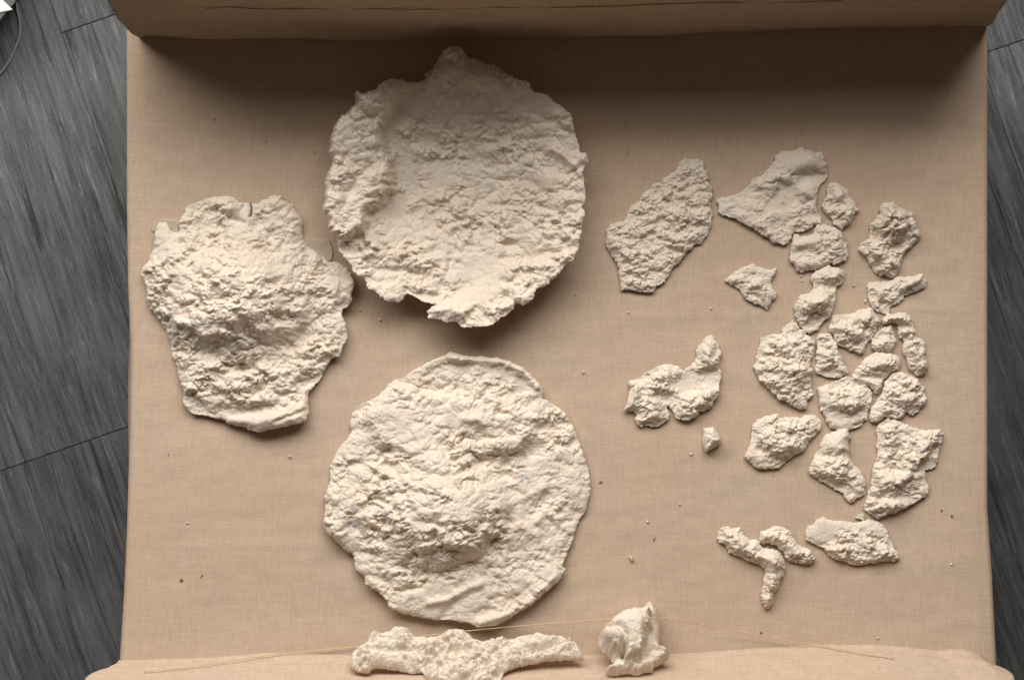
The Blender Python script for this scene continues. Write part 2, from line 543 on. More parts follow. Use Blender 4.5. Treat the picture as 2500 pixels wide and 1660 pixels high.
def crumple(x, y, seed, scale=1.0):
    """pulp: doughy lumps of several sizes pressed together, folded ridges, pits and fine grit"""
    x = x / scale; y = y / scale
    ax = perlin(x / 11, y / 11, seed); ay = perlin(x / 11, y / 11, seed + 1)
    bx = perlin(x / 4.5, y / 4.5, seed + 2); by = perlin(x / 4.5, y / 4.5, seed + 3)
    wx = x + 3.2 * ax + 0.8 * bx; wy = y + 3.2 * ay + 0.8 * by
    m1 = sstep(-0.5, 0.2, perlin(x / 26, y / 26, seed + 10))
    m2 = sstep(-0.3, 0.35, perlin(x / 21, y / 21, seed + 11))
    m3 = sstep(-0.35, 0.3, perlin(x / 13, y / 13, seed + 12))
    b0 = perlin(x / 32, y / 32, seed + 4) + 0.6 * perlin(wx / 17, wy / 17, seed + 14)
    c1 = lumps(wx / 13.5, wy / 10.5, seed + 20)
    c2 = lumps(wx / 6.6, wy / 5.4, seed + 40)
    c3 = lumps((x + 2 * bx) / 3.3, (y + 2 * by) / 2.8, seed + 60, 7.0)
    q = perlin(wx / 8, wy / 8, seed + 9)
    crease = np.exp(-(q / 0.07)**2) * sstep(0.0, 0.35, perlin(x / 14, y / 14, seed + 15))
    pits = sstep(0.42, 0.62, perlin(x / 3.6, y / 3.6, seed + 16))
    fine = perlin(x / 2.0, y / 2.0, seed + 8) + 0.8 * perlin(x / 1.05, y / 1.05, seed + 18)
    z = 0.8 * b0 + 1.2 * c1 * (0.4 + 0.6 * m1) + 0.98 * c2 * (0.25 + 0.75 * m2) + 0.36 * c3 * (0.3 + 0.7 * m3) - 0.7 * crease - 0.32 * pits * m2 + 0.07 * fine
    return scale * (z - 0.55)

seed_ctr = [100]
def piece(name, label, cat, Z, poly, feats=(), t=3.0, dome=(5.0, 10.0), amp=2.2, s=0.75, lift=1.0, lifts=(), edge_z=None,
          plane=None, jag=1.05, cscale=1.0, group=None, mat=None, bowl=None, stains=(), seed=None, parent=None):
    """Z = (x0, y0, k): the traced pixel p sits at photo pixel (x0 + p/k). Heights in mm."""
    seed_ctr[0] += 37
    sd = seed if seed is not None else seed_ctr[0]
    if t > 1.5: t = t * 1.25
    x0, y0, k = Z
    ez = edge_z if edge_z is not None else lift + t * 0.5
    if plane is None:
        cvt = lambda q: U(x0 + q[0] / k, y0 + q[1] / k, ez)
        toW = lambda a, b, h: np.stack([a, b, h], 1)
    else:
        py0, tilt = plane            # plane through z=0 at photo row py0, rising towards the near end
        yo = -(py0 - 830) * PX; cb, sb = math.cos(tilt), math.sin(tilt)
        def cvt(q):
            dx = (x0 + q[0] / k - 1250) * PX; dy = -(y0 + q[1] / k - 830) * PX
            # ray (dx,dy,0)*m + (0,0,H)(1-m);  plane: z = -(y-yo)*tan
            tn = math.tan(tilt)
            m = (H - yo * tn) / (H - dy * tn)
            yy = dy * m
            return (dx * m, (yy - yo) / cb)
        toW = lambda a, b, h: np.stack([a, yo + b * cb + h * sb, -b * sb + h * cb], 1)
    P0 = [cvt(q) for q in poly]
    P = ragged(P0, sd, jag)
    xmin, ymin = P.min(0) - 2 * s; xmax, ymax = P.max(0) + 2 * s
    gx = np.arange(xmin, xmax, s); gy = np.arange(ymin, ymax, s)
    X, Y = np.meshgrid(gx, gy)
    d, bx, by = sdist(P, X, Y)
    keep = d > -0.55 * s
    snap = keep & (d < 0.5 * s)
    X = np.where(snap, bx, X); Y = np.where(snap, by, Y)
    d = np.where(snap, 0, d)
    # quads
    kq = keep[:-1, :-1] & keep[1:, :-1] & keep[1:, 1:] & keep[:-1, 1:]
    allsnap = snap[:-1, :-1] & snap[1:, :-1] & snap[1:, 1:] & snap[:-1, 1:]
    kq &= ~allsnap
    idx = np.arange(X.size).reshape(X.shape)
    Fq = np.stack([idx[:-1, :-1], idx[:-1, 1:], idx[1:, 1:], idx[1:, :-1]], -1)[kq]
    used = np.unique(Fq); remapi = np.full(X.size, -1); remapi[used] = np.arange(len(used))
    Fq = remapi[Fq]
    x = X.ravel()[used]; y = Y.ravel()[used]; d = np.maximum(d.ravel()[used], 0)
    n = len(x)
    # ---- heights
    smooth = np.ones(n); fz = np.zeros(n); lz = np.full(n, float(lift))
    lz = lz + 0.5 * np.clip(perlin(x / 14, y / 14, sd + 50), 0, 1)
    mmk = PX / k
    for f in feats:
        kind = f[0]
        if kind == 'G':
            _, cx, cy, rx, ry, rot, hh = f[:7]; pw = f[7] if len(f) > 7 else 2
            c = cvt((cx, cy)); a = math.radians(-rot)
            ux = ((x - c[0]) * math.cos(a) + (y - c[1]) * math.sin(a)) / (rx * mmk)
            uy = (-(x - c[0]) * math.sin(a) + (y - c[1]) * math.cos(a)) / (ry * mmk)
            fz = fz + 1.15 * hh * np.exp(-(ux**2 + uy**2)**(pw / 2.0))
        elif kind == 'P':
            pd, _, _ = sdist([cvt(q) for q in f[1]], x, y)
            pd = pd + 2.6 * perlin(x / 9, y / 9, sd + 61) + 1.6 * perlin(x / 4, y / 4, sd + 62)
            fz = fz + f[2] * sstep(-f[3] / 2, f[3] / 2, pd)
        elif kind == 'R':
            ld_ = ldist([cvt(q) for q in f[1]], x, y)
            ld_ = ld_ + 0.8 * perlin(x / 6, y / 6, sd + 63)
            fz = fz + 1.25 * f[3] * np.exp(-(ld_ / f[2])**2)
        elif kind == 'S':
            pd, _, _ = sdist([cvt(q) for q in f[1]], x, y)
            pd = pd + 2.5 * perlin(x / 9, y / 9, sd + 67)
            smooth = smooth * (1 - f[2] * sstep(-4, 4, pd))
    for (cx, cy, r, hh) in lifts:
        c = cvt((cx, cy))
        lz = lz + hh * np.exp(-((x - c[0])**2 + (y - c[1])**2) / (r * mmk)**2)
    if bowl:
        cx, cy, r, hh, ex = bowl
        c = cvt((cx, cy))
        q = np.hypot(x - c[0], y - c[1]) / (r * mmk)
        lz = lz + hh * np.clip(q, 0, 1.2)**ex
    calm = (0.55, 0.62)[0 if cscale >= 1 else 1] * (1 if cscale >= 1 else 1.35) + (0.65 if cscale >= 1 else 0.4) * sstep(-0.35, 0.3, perlin(x / (30 * cscale), y / (30 * cscale), sd + 90))     # smooth skin here, rough pulp there
    big = crumple(x, y, sd + 500, cscale * 1.75)         # the larger folds the small lumps ride on
    cr = (crumple(x, y, sd, cscale) + 0.5 * big) * amp * 1.75 * calm * (0.05 + 0.95 * smooth)
    ef = 1 - np.exp(-d / 3.0)
    top = lz + t * (0.5 + 0.5 * (1 - np.exp(-d / 1.6))) + dome[0] * (1 - np.exp(-d / (0.8 * dome[1]))) + fz * ef + cr * (0.25 + 0.75 * ef)
    if plane is None:
        mth = top - lz - 1.2
        top = lz + 1.2 + 0.5 * (mth + np.sqrt(mth * mth + 6.0))      # never thinner than a crust
    bot = lz + 0.12 * t + 0.25 * np.clip(perlin(x / 5, y / 5, sd + 71), 0, 1)
    # boundary edges
    E = np.concatenate([Fq[:, [0, 1]], Fq[:, [1, 2]], Fq[:, [2, 3]], Fq[:, [3, 0]]])
    Es = np.sort(E, 1); key = Es[:, 0].astype(np.int64) * (n + 1) + Es[:, 1]
    uk, first, cnt = np.unique(key, return_index=True, return_counts=True)
    B = E[first[cnt == 1]]
    side = np.stack([B[:, 1], B[:, 0], B[:, 0] + n, B[:, 1] + n], 1)
    V = np.concatenate([toW(x, y, top), toW(x, y, bot)])
    F = np.concatenate([Fq, Fq[:, ::-1] + n, side])
    st = np.zeros(n)
    for (cx, cy, r, v) in stains:
        c = cvt((cx, cy))
        st = np.maximum(st, v * np.exp(-((x - c[0])**2 + (y - c[1])**2) / (r * mmk)**2))
    org = V.mean(0); org[2] = V[:, 2].min()
    o = link_mesh(name, (V - org) * MM, F, mat or PULP, None, True, np.concatenate([st, st]))
    o.location = Vector(org) * MM
    if parent is not None:
        o.parent = parent; o.location = Vector(org) * MM - parent.location
    if label: tag(o, label, cat, group)
    o['_n'] = 0
    del o['_n']
    top_at = lambda q: toW(*[np.array([v]) for v in cvt(q)], np.array([top[np.argmin((x - cvt(q)[0])**2 + (y - cvt(q)[1])**2)]]))[0]
    return o, top_at

Z1 = (760, 90, 2.1486); Z2 = (320, 440, 2.45); Z3 = (760, 830, 2.1778); Z4 = (1440, 340, 3.919)
Z5 = (1740, 340, 3.1357); Z6 = (1500, 740, 2.8805); Z7 = (1700, 940, 2.8); ZB = (800, 1400, 2.6244)

# ---- hollow disc (upper)
D1 = [(640,150),(700,70),(740,58),(800,64),(806,100),(860,120),(900,135),(975,160),(1030,195),(1075,220),(1140,240),(1165,285),(1240,305),(1265,335),(1320,375),(1360,405),(1370,450),(1390,530),(1415,600),(1445,615),(1447,660),(1425,700),(1435,790),(1442,860),(1420,890),(1440,930),(1415,1000),(1405,1110),(1370,1180),(1330,1195),(1300,1250),(1240,1300),(1180,1325),(1165,1375),(1110,1412),(1070,1395),(1060,1430),(980,1490),(940,1515),(860,1520),(790,1528),(770,1500),(690,1490),(615,1475),(605,1435),(650,1405),(590,1395),(535,1360),(500,1345),(480,1380),(440,1396),(390,1385),(340,1345),(290,1310),(285,1280),(240,1255),(215,1210),(190,1180),(150,1120),(130,1070),(95,1030),(90,970),(60,915),(72,860),(68,790),(85,710),(110,660),(92,600),(105,530),(125,460),(160,420),(200,385),(235,350),(228,310),(240,285),(270,298),(330,280),(375,235),(410,218),(470,225),(500,238),(560,236),(600,220),(588,195),(628,168)]
piece('pulp_disc', 'large hollow white pulp disc with a folded left lip, partly in the shadow', 'pulp disc', Z1, D1, [
    ('P', [(230,280),(430,285),(445,340),(385,440),(360,520),(400,600),(430,700),(420,790),(380,860),(290,920),(275,1000),(150,1090),(40,950),(40,800),(80,560),(130,420)], 18.0, 10.0),
    ('G', 330,760,90,110,0,4.0), ('G', 300,1090,60,50,0,4.0), ('R', [(262,940),(285,1060),(330,1100)], 3.0, 3.5),
    ('R', [(640,1420),(850,1450),(1010,1425),(1100,1380)], 6.0, 4.0), ('R', [(500,1330),(600,1370),(700,1380),(820,1310)], 4.0, -5.0),
    ('G', 880,1220,80,130,10,-5.0), ('S', [(800,1130),(960,1160),(1000,1330),(900,1420),(760,1400),(820,1280)], 0.8),
    ('G', 950,430,70,60,0,-5.0), ('G', 1330,690,120,50,25,-4.5), ('R', [(1260,590),(1340,640),(1420,720)], 3.0, 3.5),
    ('R', [(1010,1230),(1120,1200),(1260,1190),(1330,1150)], 4.5, 3.0), ('R', [(990,1160),(1120,1160),(1250,1130)], 4.0, -3.0),
    ('R', [(440,400),(560,560),(590,700)], 7.0, 2.0), ('R', [(560,600),(800,610),(960,570),(1120,560)], 5.0, 2.5),
    ('R', [(300,1140),(480,1130),(560,1170),(700,1140)], 5.0, 3.0), ('R', [(330,1220),(480,1230),(640,1260)], 4.0, -3.0),
    ('R', [(620,200),(760,180),(960,250)], 10, 3.0), ('S', [(600,150),(900,140),(960,420),(760,480),(640,330)], 0.5),
    ('S', [(560,640),(820,660),(840,760),(620,850),(540,760)], 0.45), ('S', [(290,980),(560,960),(600,1080),(330,1090)], 0.6),
    ('G', 470,930,150,110,0,-3.5), ('G', 700,640,350,300,0,-4.0), ('R', [(520,330),(420,480),(480,640),(500,780),(430,900)], 9, -7.0)],
    t=4.5, dome=(4.5, 7), amp=1.5, s=0.7, lift=1.0, bowl=(760, 800, 700, 34.0, 2.1), edge_z=35.0, jag=1.2, cscale=1.15,
    stains=[(645,1180,8,.9),(1172,960,10,.9),(520,880,8,.8),(800,205,14,.7)])

# ---- domed disc (lower)
D3 = [(740,65),(775,68),(800,80),(870,88),(930,90),(1010,98),(1080,125),(1130,145),(1160,180),(1215,225),(1232,265),(1228,310),(1270,330),(1330,370),(1360,400),(1390,455),(1405,500),(1425,550),(1445,600),(1465,660),(1482,740),(1485,810),(1470,880),(1455,925),(1425,960),(1400,1030),(1380,1090),(1345,1165),(1338,1200),(1350,1215),(1330,1260),(1270,1315),(1190,1390),(1110,1440),(1030,1490),(980,1510),(890,1520),(840,1500),(720,1485),(650,1485),(560,1470),(480,1450),(410,1415),(405,1390),(370,1350),(350,1330),(290,1295),(280,1255),(235,1215),(225,1145),(170,1110),(120,1060),(75,1010),(65,960),(75,900),(70,840),(90,770),(100,740),(95,680),(120,620),(150,570),(195,520),(210,490),(205,430),(220,385),(250,350),(310,320),(350,300),(390,260),(430,215),(490,205),(510,180),(560,150),(620,120),(680,90)]
d3, d3top = piece('pulp_disc', 'large domed white pulp disc with a raised centre, bluish stains at its left', 'pulp disc', Z3, D3, [
    ('G', 715,915,285,280,20,31.0, 2.5), ('G', 330,940,200,170,30,7.0), ('R', [(1030,680),(1075,860),(1020,1050),(900,1180)], 8, -3.0), ('G', 900,960,120,140,20,6.0),
    ('P', [(430,240),(700,300),(1000,330),(1180,420),(1120,600),(960,650),(880,620),(700,700),(400,560),(260,420)], 6.5, 16.0),
    ('R', [(880,640),(980,640),(1100,590),(1180,560)], 7.0, -2.5), ('R', [(960,560),(1040,560),(1090,540)], 8.0, 2.0),
    ('R', [(700,85),(860,105),(1010,110),(1110,150),(1210,250)], 4.0, 4.5), ('G', 1050,210,150,55,18,-6.5), ('G', 740,150,100,40,-10,-3.0),
    ('R', [(530,600),(600,560),(560,480)], 5, 3.0), ('R', [(820,420),(900,420),(940,480)], 5, 3.0),
    ('R', [(560,1230),(700,1225),(830,1190),(940,1110),(1000,1000)], 5, -3.0),
    ('R', [(630,1390),(740,1370),(830,1310),(900,1290)], 4.0, 3.5), ('R', [(700,1470),(760,1380)], 4.0, -2.5),
    ('R', [(900,1500),(1050,1450),(1200,1350),(1320,1230)], 4.0, 2.6), ('R', [(860,1470),(1020,1400),(1150,1330)], 7, -2.5),
    ('R', [(1200,960),(1260,900),(1310,960)], 4, 3.0), ('R', [(1050,990),(1140,990),(1200,1040)], 5, 3.0),
    ('R', [(1040,880),(1120,840),(1240,780)], 6, 2.0), ('G', 230,990,50,35,20,-4.0), ('G', 385,930,30,50,0,-3.0),
    ('G', 120,900,90,200,0,4.0), ('R', [(560,1090),(720,1060),(860,1080),(980,1020)], 5, 3.0),
    ('S', [(420,1380),(640,1290),(900,1240),(1000,1330),(900,1430),(700,1480),(480,1440)], 0.8),
    ('S', [(760,1380),(1000,1360),(1300,1200),(1340,1230),(1000,1500),(780,1490)], 0.6),
    ('S', [(480,290),(860,260),(1080,310),(900,420),(700,480),(560,620),(440,600)], 0.55),
    ('S', [(1120,640),(1400,560),(1460,800),(1300,840),(1150,740)], 0.4), ('S', [(1060,650),(1480,600),(1480,900),(1340,1200),(1000,1400),(900,1300),(1060,1050)], 0.45), ('S', [(110,640),(420,230),(560,420),(330,640)], 0.45)],
    t=4.2, dome=(4, 16), amp=1.5, s=0.7, lift=1.0, edge_z=6, jag=0.9, cscale=1.15,
    lifts=[(900,1560,260,9), (380,1360,230,8), (90,1000,160,6), (1250,1330,200,7), (1000,80,250,5)],
    stains=[(235,985,36,1.2),(262,1000,24,1.2),(392,925,28,1.2),(380,880,14,.8),(228,895,22,1.2),(1127,733,28,1.4),(690,200,26,.7),(690,990,22,.45),(520,1000,18,.5),(1065,1090,22,.5),(1150,1305,18,.6),(330,580,16,.5),(450,1110,12,.8),(590,345,12,.4),(650,820,10,.6),(405,680,14,.3),(260,800,14,.6)])
fp = [(680,1185),(730,1208),(790,1212),(850,1190),(900,1150),(935,1105),(950,1085)]
fz_ = []
for q in fp:
    p_ = d3top(q); fz_.append((p_[0], p_[1], p_[2] + 0.9))
o_ = tube('fibre', [tuple(np.array(p_) - np.array(d3.location) * 1000) for p_ in fz_], 0.55, STRAW, d3)

# ---- mask-like slab (left)
D2 = [(545,95),(600,98),(640,130),(700,138),(715,140),(760,140),(800,115),(850,92),(905,90),(910,120),(960,140),(985,185),(1025,240),(1020,290),(1030,345),(1050,390),(1090,420),(1150,460),(1175,485),(1240,495),(1290,520),(1320,560),(1342,625),(1320,680),(1325,720),(1300,755),(1270,770),(1265,810),(1285,860),(1300,940),(1265,990),(1250,1055),(1200,1065),(1180,1100),(1145,1160),(1110,1220),(1065,1270),(1060,1330),(1065,1380),(1050,1440),(1010,1455),(900,1475),(780,1505),(720,1500),(670,1475),(590,1460),(550,1430),(480,1420),(420,1405),(360,1395),(320,1350),(305,1310),(315,1270),(290,1200),(270,1130),(262,1085),(245,1050),(230,960),(205,900),(165,840),(120,780),(95,720),(95,650),(85,600),(55,570),(65,520),(110,480),(120,430),(135,400),(140,310),(165,250),(210,250),(235,300),(285,318),(285,240),(318,195),(318,165),(400,125),(470,105)]
d2, d2top = piece('pulp_slab', 'mask shaped white pulp slab with a lumpy bulge at the far left', 'pulp slab', Z2, D2, [
    ('G', 620,700,350,295,5,31.0, 2.3), ('R', [(1040,470),(1110,620),(1100,820),(1010,960)], 8, -3.0), ('G', 620,560,300,160,0,4.0), ('G', 330,880,110,90,0,5.0), ('G', 650,850,300,150,4,4.0),
    ('R', [(250,970),(430,1010),(620,1070),(820,1060),(1000,960),(1090,820),(1080,700)], 8, -2.5),
    ('R', [(520,1010),(640,1035),(760,1040)], 6, 2.0), ('R', [(600,840),(720,800),(820,780)], 6, 2.5),
    ('R', [(470,930),(560,915),(640,930)], 6, 2.5), ('R', [(800,900),(880,870),(960,880)], 6, 2.5), ('G', 460,640,60,50,20,4.0), ('G', 760,640,70,50,-10,4.0), ('G', 620,760,70,45,0,4.0), ('G', 850,700,60,50,30,4.0),
    ('G', 640,1210,400,130,0,6.0, 2.3), ('R', [(420,1080),(520,1120),(600,1110)], 6, 3.0), ('R', [(330,1330),(560,1380),(800,1370),(1000,1330)], 7, -2.5),
    ('R', [(560,1440),(760,1450),(1000,1400),(1050,1330)], 6, 2.5), ('R', [(870,1440),(960,1410),(1040,1375)], 2.2, -2.5),
    ('G', 480,270,110,60,-10,-5.0), ('R', [(500,110),(610,120),(650,190),(700,250)], 6, 3.0), ('R', [(560,200),(600,240),(680,260)], 3, -2.0),
    ('R', [(780,140),(900,130),(1000,240)], 9, 4.0), ('R', [(770,330),(850,270),(960,300)], 5, 3.0), ('R', [(640,300),(700,300),(760,380)], 5, 2.5),
    ('R', [(1090,470),(1110,600),(1080,720)], 8, 3.5), ('G', 1260,640,60,110,0,-3.0), ('R', [(1170,490),(1240,600),(1220,720)], 3, 2.5),
    ('G', 315,895,22,22,0,-4.0), ('R', [(300,850),(400,870),(450,930)], 5, 3.0), ('R', [(120,520),(200,580),(300,570)], 5, 3.0),
    ('R', [(715,140),(724,180),(716,220)], 1.4, -2.5),
    ('S', [(560,1420),(800,1380),(1060,1300),(1050,1450),(760,1505)], 0.75), ('S', [(640,420),(1080,420),(1150,500),(1000,620),(700,560)], 0.4),
    ('S', [(150,290),(280,330),(320,460),(180,480),(140,400)], 0.55), ('S', [(1180,500),(1330,560),(1310,760),(1200,760)], 0.5), ('S', [(640,150),(760,150),(740,260),(620,230)], 0.6)],
    t=4.0, dome=(5, 14), amp=1.75, s=0.7, lift=1.0, edge_z=6, jag=1.0,
    lifts=[(900,1500,260,10), (1310,650,170,9), (1260,980,170,7), (320,1330,150,3), (80,600,150,4), (650,110,260,3)],
    stains=[(715,185,9,.7),(1252,520,14,1),(580,310,14,.5),(300,570,22,.7),(520,370,12,.7),(975,825,18,.9),(1000,850,14,.8),(580,1095,16,.8),(1010,965,20,.5),(820,720,16,.5),(930,1045,14,.4),(318,893,14,1),(620,1130,14,.4)])
for q in ([(115,300),(135,255),(175,230),(280,238),(290,330),(200,350)], [(1010,345),(1080,345),(1190,355),(1200,420),(1205,470),(1170,500),(1030,420)]):
    piece('tissue_scrap', None, None, Z2, q, t=0.35, dome=(0.2, 3), amp=0.35, s=0.8, lift=0.8, mat=TISSUE, parent=d2, jag=1.5)
cf = [(716,140), (722,165), (724,195), (717,218)]
tube('crack_shade', [tuple(np.array(d2top(q)) + np.array((0, 0, 1.0)) - np.array(d2.location) * 1000) for q in cf], 0.8, CRACKM, d2)  # dark tube laid along the groove to paint the crack's shade

# ---- fragments on the right
G = 'pulp fragments on the right half of the tray'
piece('pulp_fragment', 'long ridged white fragment, largest right of the hollow disc', 'fragment', Z4, [(910,178),(960,185),(1020,185),(1080,215),(1085,250),(1088,300),(1120,315),(1135,370),(1120,400),(1165,450),(1178,530),(1160,590),(1160,650),(1170,720),(1165,820),(1140,890),(1095,960),(1060,1010),(1010,1000),(975,1050),(935,1080),(890,1130),(870,1175),(830,1205),(785,1245),(760,1290),(740,1330),(700,1380),(625,1425),(605,1465),(540,1465),(470,1455),(380,1440),(300,1450),(298,1400),(280,1330),(270,1230),(235,1150),(200,1100),(165,1040),(150,960),(158,870),(200,810),(255,795),(330,790),(345,745),(370,710),(375,660),(410,630),(460,590),(500,530),(570,480),(600,440),(680,400),(760,340),(815,305),(840,260),(870,215)],
    [('R', [(200,890),(320,950),(480,965),(600,900),(700,770)], 3, -2.4), ('R', [(240,1010),(340,1060),(440,1080)], 8, 3.0), ('G', 400,1110,40,25,0,-3),
     ('R', [(700,1330),(640,1390),(620,1430)], 4, 1.5), ('R', [(370,720),(480,600),(600,460)], 5, 2.0), ('G', 800,760,60,70,20,2.5), ('R', [(860,1000),(940,940),(1060,900)], 6, 2.5),
     ('S', [(150,900),(240,930),(250,1180),(300,1440),(380,1430),(300,1200)], 0.5)], t=3, dome=(4.5, 9), amp=2.0, cscale=0.72, s=0.6, group=G)
piece('pulp_fragment', 'flat triangular fragment with a smooth rounded top and pitted left tip', 'fragment', Z5, [(665,62),(710,72),(750,90),(800,95),(840,110),(850,150),(872,200),(878,290),(845,330),(815,360),(795,410),(800,460),(790,510),(805,560),(830,590),(838,650),(800,650),(760,672),(730,690),(690,705),(625,718),(600,735),(605,760),(575,800),(545,815),(510,800),(450,780),(380,735),(300,685),(230,650),(150,605),(40,565),(45,530),(25,480),(40,455),(90,445),(125,430),(140,440),(190,415),(250,380),(290,350),(300,310),(350,285),(400,260),(430,220),(470,160),(475,130),(530,95),(600,85)],
    [('S', [(480,90),(700,60),(830,110),(870,290),(740,280),(640,230),(520,250),(440,230)], 0.92), ('G', 680,190,120,90,-30,7.0), ('R', [(760,150),(800,200),(850,240)], 5, 2.5),
     ('R', [(560,430),(640,330),(760,290),(840,310)], 7, -5.0), ('R', [(300,340),(420,330),(520,290),(620,330)], 8, 3.5), ('G', 560,440,25,20,0,4), ('R', [(700,400),(780,450)], 5, 3),
     ('G', 500,520,180,60,20,-2.5), ('R', [(620,640),(700,640),(760,680)], 6, 2.5), ('G', 280,380,10,10,0,-4), ('G', 150,475,16,14,0,-4), ('R', [(350,690),(480,760),(580,770)], 7, 2.0),
     ('S', [(300,420),(520,440),(700,520),(560,600),(300,600)], 0.45)],
    t=3, dome=(3, 9), amp=1.5, s=0.65, group=G, lifts=[(300,700,200,2.5)], stains=[(280,378,12,1.2), (148,478,16,.8)])
piece('pulp_fragment', 'small diamond shaped lumpy fragment just right of the triangular one', 'fragment', Z5, [(925,330),(970,340),(1000,365),(1030,390),(1045,430),(1075,470),(1100,510),(1118,545),(1080,590),(1060,635),(1030,665),(1000,690),(985,705),(965,690),(925,655),(920,610),(880,580),(850,555),(828,525),(850,470),(870,440),(875,400),(880,360),(895,335)],
    [('R', [(900,460),(960,450),(1030,410)], 4, 3), ('R', [(880,490),(970,500),(1060,470)], 4, -3), ('R', [(880,570),(960,580),(1080,550)], 5, 3), ('R', [(930,620),(1000,610)], 3, -2)], t=3, dome=(5, 7), amp=1.6, s=0.55, group=G, cscale=.8)
piece('pulp_fragment', 'pale fragment with a smooth hollow left half, touching the triangular one', 'fragment', Z5, [(830,645),(860,660),(920,675),(965,690),(995,720),(1000,770),(1025,800),(1030,860),(1040,890),(1020,930),(970,945),(925,965),(910,950),(870,965),(830,985),(790,1000),(740,1010),(680,1022),(640,1015),(630,985),(625,955),(595,945),(585,900),(595,850),(600,800),(615,760),(620,725),(660,725),(680,745),(740,735),(770,715),(790,660)],
    [('S', [(590,730),(690,750),(800,700),(780,860),(680,900),(580,930)], 0.9), ('R', [(620,820),(700,800),(760,790)], 5, 3), ('R', [(610,880),(720,850),(800,880)], 6, -3), ('G', 900,790,110,60,10,4), ('R', [(720,740),(800,690),(900,700),(980,740)], 4, 3), ('R', [(640,970),(740,980),(860,930)], 7, 2.5)], t=3, dome=(4.5, 7), amp=1.5, s=0.55, group=G, cscale=.75)
piece('pulp_fragment', 'tall thick knobbly fragment with a deep shaded hollow, upper right', 'fragment', Z5, [(1320,478),(1380,475),(1410,500),(1430,520),(1480,540),(1525,560),(1540,600),(1555,640),(1580,690),(1590,740),(1575,780),(1550,800),(1510,830),(1475,870),(1450,910),(1440,960),(1430,1000),(1410,1040),(1380,1065),(1350,1060),(1330,1040),(1280,1050),(1240,1020),(1215,980),(1195,940),(1170,900),(1130,865),(1115,845),(1130,800),(1170,770),(1195,755),(1200,720),(1195,680),(1195,650),(1220,635),(1245,615),(1245,585),(1280,575),(1275,540),(1290,510)],
    [('G', 1370,640,130,120,0,13, 3), ('R', [(1400,720),(1500,640),(1560,760)], 5, 4), ('G', 1430,790,90,60,-30,-4), ('R', [(1210,830),(1300,930),(1340,1040)], 5, 3), ('R', [(1490,620),(1490,700)], 4, -4)], t=4, dome=(7, 8), amp=2.4, s=0.6, group=G, cscale=.85)
piece('pulp_fragment', 'small star shaped fragment alone left of the hourglass shaped one', 'fragment', Z5, [(310,952),(340,970),(380,985),(430,1000),(460,990),(485,985),(485,1030),(465,1060),(450,1090),(445,1130),(460,1150),(485,1170),(490,1200),(470,1220),(445,1235),(440,1270),(420,1305),(390,1295),(350,1265),(320,1260),(270,1240),(240,1215),(220,1170),(175,1130),(130,1110),(90,1075),(130,1045),(170,1020),(200,990),(260,970)],
    [('R', [(260,1150),(340,1120),(440,1170)], 5, 3), ('G', 290,1190,40,25,20,-3), ('S', [(90,1070),(310,960),(480,990),(440,1100),(300,1090)], 0.5), ('R', [(370,1180),(420,1260)], 4, 2)], t=2.6, dome=(4, 7), amp=1.5, s=0.55, group=G, cscale=.75)
piece('pulp_fragment', 'hourglass shaped fragment of two stacked lumps with a narrow waist', 'fragment', Z5, [(890,968),(930,975),(965,985),(1000,1010),(1005,1050),(995,1085),(970,1115),(945,1125),(940,1180),(940,1230),(925,1290),(920,1330),(880,1370),(840,1410),(820,1440),(780,1470),(740,1490),(710,1480),(680,1440),(660,1410),(640,1370),(630,1320),(625,1290),(640,1240),(660,1200),(700,1185),(745,1175),(770,1145),(765,1115),(748,1075),(750,1040),(780,1010),(830,990)],
    [('G', 880,1050,100,60,5,5), ('G', 780,1260,120,80,-15,10, 3), ('G', 800,1400,100,40,-35,-5), ('R', [(780,1130),(920,1130)], 5, -3), ('R', [(740,1300),(820,1320),(900,1240)], 4, -3)], t=3, dome=(6, 7), amp=1.6, s=0.55, group=G, cscale=.8)
piece('pulp_fragment', 'wedge shaped fragment with a flat tongue at its right tip', 'fragment', Z5, [(1190,1095),(1250,1092),(1320,1085),(1370,1075),(1420,1050),(1470,1048),(1550,1045),(1590,1030),(1610,1040),(1615,1060),(1630,1085),(1625,1125),(1590,1155),(1540,1170),(1500,1185),(1460,1205),(1440,1245),(1400,1260),(1355,1285),(1345,1325),(1305,1338),(1260,1320),(1225,1290),(1200,1255),(1185,1215),(1185,1150)],
    [('S', [(1540,1080),(1630,1050),(1630,1140),(1530,1170)], 0.95), ('R', [(1440,1150),(1540,1080),(1610,1040)], 4, 5), ('R', [(1320,1200),(1400,1210),(1440,1190)], 5, 3), ('G', 1300,1230,80,60,20,5), ('R', [(1300,1240),(1350,1180)], 3, -2.5)], t=2.2, dome=(4.5, 9), amp=1.7, s=0.55, group=G, cscale=.8)
piece('pulp_fragment', 'rounded lumpy fragment directly right below the hourglass shaped one', 'fragment', Z6, [(1790,28),(1820,40),(1840,75),(1868,110),(1862,145),(1845,170),(1840,210),(1810,250),(1780,280),(1760,310),(1755,345),(1725,362),(1690,345),(1650,335),(1610,310),(1570,290),(1545,265),(1535,225),(1505,205),(1503,165),(1520,130),(1525,90),(1560,75),(1600,80),(1650,75),(1690,60),(1740,45)],
    [('G', 1660,220,110,60,15,5), ('G', 1770,110,60,60,0,3)], t=3, dome=(7, 8), amp=1.8, s=0.55, group=G, cscale=.8)
